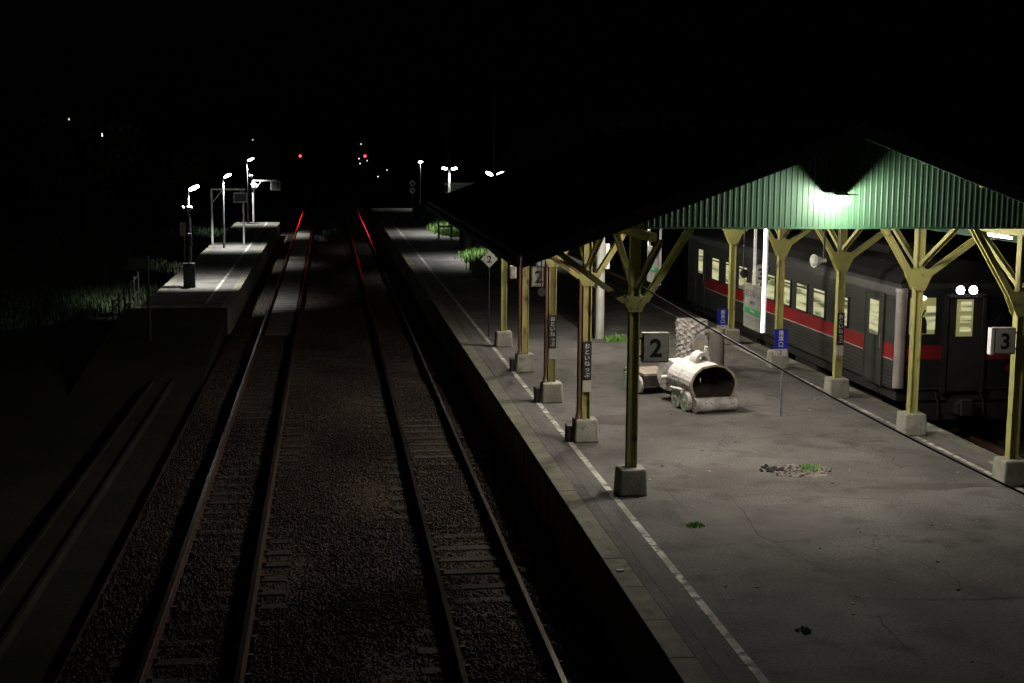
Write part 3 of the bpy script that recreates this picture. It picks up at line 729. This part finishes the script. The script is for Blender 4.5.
# cab end
for s, nm in ((-1, 'lit'), (1, 'glassd')):
    cx = 13.1+s*.86
    w_ = MB().box(T(cx, TY0-.01, 2.62), (.66, .03, .86)).build('cab_window_frame', 'black', body)
    MB().box(T(cx, TY0-.028, 2.62), (.56, .012, .76)).build('cab_pane', 'litcab' if s < 0 else 'glassd', w_)
    MB().bar(T(cx-.2, TY0-.05, 2.28), T(cx+.05, TY0-.05, 2.75), .02, .02).build('wiper', 'black', w_)
MB().sphere(T(12.16, TY0-.05, 3.0), 1, None, 14, (.15, .02, .055)).build('cab_lamp', 'cablamp', body)
MB().box(T(12.42, TY0-.037, 2.58), (.2, .006, .5)).build('lit_cab_wall', 'lit', body)
MB().box(T(12.24, TY0-.038, 2.36), (.2, .006, .22)).sphere(T(12.24, TY0-.04, 2.5), 1, None, 12, (.09, .004, .1)).build('driver_seat', 'black', body)
cd = MB().box(T(13.15, TY0-.03, 2.0), (.74, .06, 1.95)).build('gangway_door', 'under', body)
MB().box(T(13.15, TY0-.066, 2.58), (.36, .014, .78)).build('gangway_pane', 'litcab', cd)
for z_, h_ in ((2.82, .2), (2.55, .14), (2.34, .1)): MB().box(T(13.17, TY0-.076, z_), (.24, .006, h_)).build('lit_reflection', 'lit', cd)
g_ = MB()
for s in (-1, 1): g_.box(T(13.15+s*.42, TY0-.06, 2.02), (.08, .12, 2.05))
g_.box(T(13.15, TY0-.06, 3.05), (.9, .12, .08)); g_.build('gangway_frame', 'under', body)
for x in (12.99, 13.27):
    h = MB().cyl(T(x, TY0-.14, 3.17), T(x, TY0+.02, 3.17), .1, .1, 20).build('headlight', 'black', body)
    MB().cyl(T(x, TY0-.15, 3.17), T(x, TY0-.142, 3.17), .085, None, 20).build('headlight_lens', 'head', h)
for x in (12.0, 14.2):
    MB().cyl(T(x, TY0-.03, 1.5), T(x, TY0+.02, 1.5), .07, None, 14).build('tail_light', 'red', body)
MB().cyl(T(11.76, TY0-.06, 1.12), T(11.76, TY0-.06, 3.16), .115, .115, 18).cyl(T(11.76, TY0-.06, 3.13), T(11.76, TY0-.06, 3.2), .14, .125, 18).build('corner_panel', 'pillar', body)
un = MB().box(T(13.1, 36.2, .93), (2.6, 17.0, .24)); un.build('underframe', 'under', tr)
for y, l in ((33.5, 1.6), (36.2, 1.4), (38.6, 1.9), (41, .9)):
    for x, k in ((12.15, 0), (14.0, .3)): MB().box(T(x, y+k, .62), (.6, l*(1-k/3), .5)).build('equipment_box', 'under', tr, .03)
for yb in (30.6, 42.6):
    g_ = MB().box(T(12.22, yb, .5), (.12, 2.6, .24)).box(T(13.98, yb, .5), (.12, 2.6, .24)).box(T(13.1, yb, .55), (1.7, .4, .22)).build('bogie', 'under', tr)
    for yy in (-.95, .95):
        for s in (-1, 1): MB().cyl(T(13.1+s*.53, yb+yy, .43), T(13.1+s*.66, yb+yy, .43), .43, None, 24).build('wheel', 'dark', g_)
        MB().cyl(T(12.57, yb+yy, .43), T(13.63, yb+yy, .43), .07, None, 10).build('axle', 'dark', g_)
MB().box(T(13.1, TY0-.2, .72), (.4, .5, .26)).box(T(13.1, TY0-.4, .74), (.26, .2, .34)).build('coupler', 'under', tr, .02)
for x in (12.6, 13.6): MB().tube([T(x, TY0-.02, 1.0), T(x, TY0-.18, .8), T(x, TY0-.22, .55)], .025).build('brake_hose', 'under', tr)
MB().box(T(13.1, TY0-.06, .6), (2.3, .1, .36)).build('snow_plough', 'under', tr, .02)

# ------------------------------------------------------------------ street lamps
def smat(name, s): return emit(name, (.93, 1, .96), s)
def lamp(x, y, z, label, heads, pw, group, r=.05, watt=2300, spread=108, tilt=0):
    t = empty('platform_lamp', (x, y, PZ), label, 'street lamp', group); H = z-PZ
    MB().cyl((0, 0, 0), (0, 0, H-.12), r, r*.8, 12).build('pole', 'lamppole', t)
    m = bpy.data.materials.get('lamp_lens_%g' % pw) or smat('lamp_lens_%g' % pw, pw)
    for dx, dz, ang, ln in heads:
        E = Matrix.Rotation(-ang, 3, 'Y'); c = Vector((dx, -.02, H+dz))
        hd = MB().tube([(0, 0, H-.2), c-E@Vector((math.copysign(ln*.5, dx), 0, 0))], .02).box(c+Vector((0, 0, .08)), (ln*.8, .1, .03), ry=-ang).build('lamp_head', 'grey', t)
        MB().sphere(c, 1, None, 14, (ln/2, .09, .07), E).build('lens', m, hd)
        l = bpy.data.lights.new('lamp_light', 'SPOT'); l.energy = watt; l.color = (.97, 1, .95); l.spot_size = R(spread); l.spot_blend = .9; l.shadow_soft_size = .06
        lo_ = bpy.data.objects.new('lamp_light', l); col.objects.link(lo_); lo_.parent = t; lo_.location = c+Vector((0, 0, -.17)); lo_.rotation_euler = (R(tilt), 0, 0)
    return t
la = lamp(-5.12, 53, 4.3, 'nearest curved lamp of the left platform, above a dark control cabinet', [(.22, .1, R(24), .42)], 35, 'lamps of the left platform', .045, 2400, 104, 20)
MB().sphere((.05, -.04, 2.93), .085, None, 10, (1.4, 1, 1)).sphere((-.2, -.04, 2.93), .07, None, 10).bar((-.2, 0, 2.95), (.1, 0, 2.95), .03, .03).build('horn_speaker', 'polec', la)
MB().cyl((0, -.06, 0), (0, -.06, 2.7), .1, .09, 12).build('lower_sleeve', 'black', la)
lb_ = lamp(-5.27, 72.5, 4.3, 'middle lamp of the left platform, in front of the steel gantry', [(.25, .1, R(24), .42)], 35, 'lamps of the left platform', .06)
lc_ = lamp(-5.28, 94.5, 4.85, 'tallest and farthest lamp of the left platform, near its end', [(.25, .1, R(24), .46)], 35, 'lamps of the left platform', .05)
MB().sphere((.25, -.04, 3.1), .13, None, 12).bar((0, 0, 3.12), (.2, 0, 3.12), .03, .03).build('horn_speaker', 'polec', lc_)
lamp(7.55, 116.2, 4.55, 'single round lamp on a slim pole at the far end of the covered platform', [(.02, .02, 0, .38)], 40, 'lamps beyond the canopy', .07, 1400, 130)
lamp(7.2, 84, 4.6, 'twin lamp standing before the small grey shed, beyond the canopy', [(-.3, .02, R(-8), .36), (.3, .02, R(8), .38)], 40, 'lamps beyond the canopy', .06, 950, 130)
l2 = lamp(7.55, 64, 4.72, 'twin lamp with V shaped arms just above the canopy roof edge', [(-.24, .03, R(-24), .36), (.26, .03, R(24), .38)], 40, 'lamps beyond the canopy', .05, 1200, 126)
MB().sphere((-.1, -.08, 3.68), .08, None, 10, (1.3, 1, .8)).sphere((.14, -.08, 3.72), .07, None, 10, (1.3, 1, .8)).build('horn_speaker', 'polec', l2)
for x, y, z, lb in ((10.2, 120, 9, 'tall faint mast behind the twin lamp by the shed'), (10.6, 90, 9.5, 'tall faint mast behind the V armed twin lamp')):
    t = empty('mast', (x, y, 0), lb, 'mast', 'utility masts in the dark'); MB().cyl((0, 0, -.3), (0, 0, z), .12, .08, 10).build('pole', 'dark', t); MB().box((0, 0, z-.8), (1.4, .08, .08)).build('crossarm', 'dark', t)

# ------------------------------------------------------------------ furniture of the left platform
t = empty('control_cabinet', (-5.12, 52.75, PZ), 'dark control cabinet at the foot of the nearest left lamp', 'cabinet')
MB().box((0, 0, .45), (.42, .3, .9)).build('body', 'black', t, .02); MB().box((0, -.155, .45), (.36, .01, .8)).build('door', 'dark', t); MB().box((.06, -.1, 1.75), (.14, .14, .5)).build('switch', 'dark', t, .01)
def gantry(x, y, z, arm, bx, bw, bh, label, drop=.12, x2=None):
    t = empty('monitor_gantry', (x, y, PZ), label, 'gantry', 'steel monitor gantries of the left platform')
    H = z-PZ
    MB().cyl((0, 0, 0), (0, 0, H), .06, None, 10).build('post', 'polec', t)
    if x2: MB().cyl((x2, .3, 0), (x2, .3, H), .05, None, 10).build('post', 'polec', t)
    MB().bar((0, 0, H), (arm, 0, H), .09, .09).bar((0, 0, H-.75), (.6, 0, H), .05, .05).build('beam', 'polec', t)
    m_ = MB().box((bx, -.05, H-drop-bh/2), (bw, .2, bh)).build('monitor', 'grey', t, .02)
    MB().box((bx, -.156, H-drop-bh/2), (bw-.12, .012, bh-.12)).build('screen', 'dark', m_)
    MB().bar((bx, 0, H-drop), (bx, 0, H), .05, .05, up=(1, 0, 0)).build('drop_rod', 'grey', t)
    return t
gantry(-6.05, 75, 3.63, 1.75, 1.5, .74, .52, 'nearer steel gantry carrying a monitor box over the left platform', .16, 1.62)
gantry(-4.98, 95.5, 3.55, 1.6, 1.5, .66, .62, 'farther gantry with a hanging grid box beyond the white diamond', .02)
t = empty('notice_board', (-6.6, 66, 0), 'small dim notice board standing behind the left platform lamps', 'notice board')
MB().cyl((0, 0, -.2), (0, 0, 2.2), .04, None, 8).build('post', 'grey', t); MB().box((0, -.05, 2.1), (.36, .03, .6)).build('board', 'cream', t)
t = empty('wooden_pole', (-5.26, 42, -.2), 'dark slim pole standing in front of the near end of the left platform', 'pole')
MB().cyl((0, 0, -.1), (0, 0, 3.0), .05, .045, 10).build('pole', 'dark', t); MB().box((-.3, 0, 2.75), (.5, .05, .35)).build('sign_plate', 'dark', t)
fn = empty('pipe_fence', (-6.9, 50, -.2), 'low pipe fence at the dark grassy side of the left platform', 'fence')
for i in range(6): MB().cyl((-.1*i, i*2.0-4, -.1), (-.1*i, i*2.0-4, 1.25), .035, None, 8).build('fence_post', 'dark', fn)
b = MB()
for z in (.5, 1.1): b.cyl((0, -4, z), (-.5, 6, z), .025, None, 8)
b.build('rail', 'dark', fn)

# ------------------------------------------------------------------ beyond the canopy
sh = empty('platform_shed', (8.95, 91.5, PZ), 'small grey flat roofed shed behind the twin lamps on the covered platform', 'shed')
MB().box((0, 0, 1.35), (2.7, 3.0, 2.7)).build('wall', 'shed', sh); r_ = MB().box((0, 0, 2.78), (3.1, 3.4, .16)).build('roof', 'grey', sh)
MB().box((-.6, -1.52, 1.0), (.8, .05, 2.0)).build('door', 'dark', sh)
wn = MB().box((.6, -1.52, 1.6), (.9, .05, .7)).build('window', 'white', sh); MB().box((.6, -1.55, 1.6), (.8, .02, .6)).build('pane', 'glassd', wn)
bc = empty('folding_barricade', (6.55, 79.3, PZ), 'dark A frame barricade standing by the far grass under the roof edge', 'barricade')
for s in (-.35, .35): MB().bar((s, -.45, 0), (s, 0, 1.25), .06, .06, up=(1, 0, 0)).bar((s, .45, 0), (s, 0, 1.25), .06, .06, up=(1, 0, 0)).build('leg', 'grey', bc)
MB().box((0, 0, 1.1), (1.0, .06, .14)).box((0, -.2, .7), (.9, .04, .1)).build('crossbar', 'frame', bc)
bn = empty('oil_drum', (6.95, 70.3, PZ), 'dark round drum bin standing at the grass bed under the roof edge', 'drum')
MB().cyl((0, 0, 0), (0, 0, 1.1), .42, None, 22).build('body', 'black', bn); b = MB()
for z in (.35, .72, 1.08): b.cyl((0, 0, z), (0, 0, z+.04), .44, None, 22)
b.build('rim', 'dark', bn)

def grass(name, patches, m, label=None, seed=1, parent=None):
    g = np.random.default_rng(seed); V = []; F = []; k = 0
    for x0, x1, y0, y1, z, h, n, wd in patches:
        cx, cy = (x0+x1)/2, (y0+y1)/2
        for i in range(n):
            a, r = g.uniform(0, 6.28), math.sqrt(g.random())
            x, y = cx+r*math.cos(a)*(x1-x0)/2*(1+.2*g.normal()*.5), cy+r*math.sin(a)*(y1-y0)/2
            hh = h*g.uniform(.4, 1.1)*(1.1-.5*r); t = g.uniform(0, 6.28); ln = g.uniform(.1, .45)*hh
            dx, dy = math.cos(t), math.sin(t); wx, wy = -dy*wd/2, dx*wd/2
            V += [(x-wx, y-wy, z), (x+wx, y+wy, z), (x+wx*.8+dx*ln*.35, y+wy*.8+dy*ln*.35, z+hh*.6), (x-wx*.8+dx*ln*.35, y-wy*.8+dy*ln*.35, z+hh*.6), (x+dx*ln, y+dy*ln, z+hh)]
            F += [(k, k+1, k+2, k+3), (k+3, k+2, k+4)]; k += 5
    me = bpy.data.meshes.new(name); me.from_pydata(V, [], F); me.materials.append(M[m]); me.update()
    o = bpy.data.objects.new(name, me); col.objects.link(o)
    if parent: o.parent = parent
    return o
stuff(grass('grass', [(6.0, 8.6, 54, 62, PZ-.02, 1.0, 1500, .045), (6.2, 7.2, 55, 58, PZ-.02, 1.5, 260, .05), (6.1, 8.4, 60, 69, PZ-.02, .55, 1200, .035), (6.2, 8.6, 80.5, 92, PZ-.02, .65, 2600, .04), (6.4, 8.2, 94, 112, PZ-.02, 1.05, 4200, .045)], 'grass', seed=2),
      'tall green grass growing in the middle of the platform beyond the canopy', 'grass')
stuff(grass('grass', [(-.5, 1.2, 90, 108, -.2, .8, 1500, .06), (-.9, 1.3, 108, 135, -.2, .9, 2500, .08)], 'grassd', seed=3), 'dim grass between the far tracks', 'grass')
stuff(grass('grass', [(-17, -7.5, 48, 80, -.3, .55, 20000, .06), (-12, -6.4, 78, 112, -.3, .8, 9000, .07), (-6.5, -3, 97, 130, -.3, 1.1, 5000, .08), (-26, -12, 55, 110, -.3, .9, 12000, .1)], 'grassd', seed=4),
      'dim rough grass in the field left of the left platform', 'grass')
def weed_(x, y, r, h, n, i): return grass('weed', [(x-r, x+r, y-r, y+r, PZ, h, n, .024)], 'weedm', seed=10+i)
for i, (x, y, r, h, n, lb) in enumerate(((5.12, 18.8, .13, .07, 110, 'small green weed tuft on the asphalt left of centre, nearer than the broken patch'), (7.98, 22.1, .2, .09, 140, 'green weed growing along the broken asphalt patch'),
        (5.19, 14.45, .09, .07, 50, 'dark weed tuft in the dim foreground asphalt'), (7.85, 37.5, .35, .22, 240, 'weed clump at the foot of the pale utility pole'),
        )):
    tag(weed_(x, y, r, h, n, i), lb, 'weed', 'weeds in the asphalt')

# ------------------------------------------------------------------ trees and far things
def tree(x, y, h, r, lb, seed):
    g = random.Random(seed); t = empty('tree', (x, y, -.3), lb, 'tree', 'dark trees around the station')
    b = MB(); b.cyl((0, 0, 0), (.1, 0, h*.55), .028*h, .013*h, 10)
    for k in range(7):
        a = g.uniform(0, 6.28); z = h*g.uniform(.3, .55); b.cyl((.05, 0, z), (r*.6*math.cos(a), r*.6*math.sin(a), z+h*.25), .01*h, .004*h, 6)
    b.build('trunk', 'trunk', t)
    V = []; F = []; k = 0
    cl = [(g.gauss(0, r*.42), g.gauss(0, r*.42), h*g.uniform(.4, .95), r*g.uniform(.25, .5)) for _ in range(26)]
    for cx, cy, cz, cr in cl:
        for i in range(70):
            p = Vector((g.gauss(cx, cr*.5), g.gauss(cy, cr*.5), g.gauss(cz, cr*.4))); s = g.uniform(.1, .22)
            a = Vector((g.uniform(-1, 1), g.uniform(-1, 1), g.uniform(-1, 1))).normalized()*s; c = Vector((g.uniform(-1, 1), g.uniform(-1, 1), g.uniform(-1, 1))).normalized()*s
            V += [p-a, p+c, p+a, p-c]; F.append((k, k+1, k+2, k+3)); k += 4
    me = bpy.data.meshes.new('crown'); me.from_pydata(V, [], F); me.materials.append(M['leaf']); me.update()
    o = bpy.data.objects.new('crown', me); col.objects.link(o); o.parent = t
for i, (x, y, h, r, lb) in enumerate(((-11, 108, 6, 2.6, 'bushy dim tree just behind the end of the left platform'), (-16, 96, 8, 3.2, 'dark tree left of the left platform lamps'),
        (-24, 118, 11, 4, 'tall dark tree at the far left field edge'), (-6.5, 140, 7, 3, 'dark tree beyond the farther gantry'), (19, 128, 9, 3.6, 'dark tree behind the shed beyond the canopy'), (24, 105, 10, 4, 'dark tree right of the tall masts'))):
    tree(x, y, h, r, lb, 20+i)

def signal(x, y, z, lb):
    t = empty('railway_signal', (x, y, 0), lb, 'railway signal', 'red signals down the line')
    MB().cyl((0, .1, -.3), (0, .1, z+.6), .09, .07, 10).build('post', 'dark', t)
    MB().box((0, 0, z), (.5, .12, 1.1)).build('head', 'black', t, .02)
    MB().cyl((0, -.1, z+.15), (0, -.07, z+.15), .17, None, 18).build('red_lens', 'redl', t)
    l = bpy.data.lights.new('signal_beam', 'SPOT'); l.energy = 1600; l.color = (1, .008, .02); l.spot_size = R(1.7); l.spot_blend = .6; l.shadow_soft_size = .15
    o = bpy.data.objects.new('signal_beam', l); col.objects.link(o); o.parent = t; o.location = (0, -.18, z+.15)
    d = Vector((0, 0, 5))-Vector((x, y-.18, z+.15)); d = Vector((-2.6 if x < 0 else 2.2, 108, 0))-Vector((x, y, z)); o.rotation_euler = d.to_track_quat('-Z', 'Y').to_euler()
signal(-3.8, 200, 4.05, 'left red signal glowing down the line')
signal(5.22, 200, 4.1, 'right red signal glowing down the line among small white lights')
def farlamp(x, y, z, r, m, lb):
    t = empty('distant_lamp', (x, y, -.3), lb, 'distant lamp', 'distant lamps in the dark')
    MB().cyl((0, .2, 0), (0, .2, z+.5), .07, .05, 8).build('post', 'dark', t); MB().sphere((0, 0, z+.3), r, None, 10).build('lens', m, t)
farlamp(-23.1, 150, 6.68, .17, 'far', 'bright distant lamp above the dark field at far left')
farlamp(-26.3, 150, 8.25, .12, 'fard', 'fainter distant lamp, leftmost in the sky')
farlamp(-7.7, 150, 6.3, .1, 'fard', 'faint distant lamp above the farthest left platform lamp')
for x, z, lb in ((5.14, 5.9, 'tiny pale light high above the right red signal'), (4.81, 3.65, 'tiny pale light just left below the right red signal'), (6.05, 3.35, 'tiny pale light right below the right red signal'),
                 (5.27-.3, 2.9, 'small whitish light lowest under the right red signal'), (9.13, 1.94, 'tiny light between the right signal and the platform end'), (7.73, .9, 'flat tiny light nearest the far platform end')):
    farlamp(x, 220, z, .11, 'fard', lb)
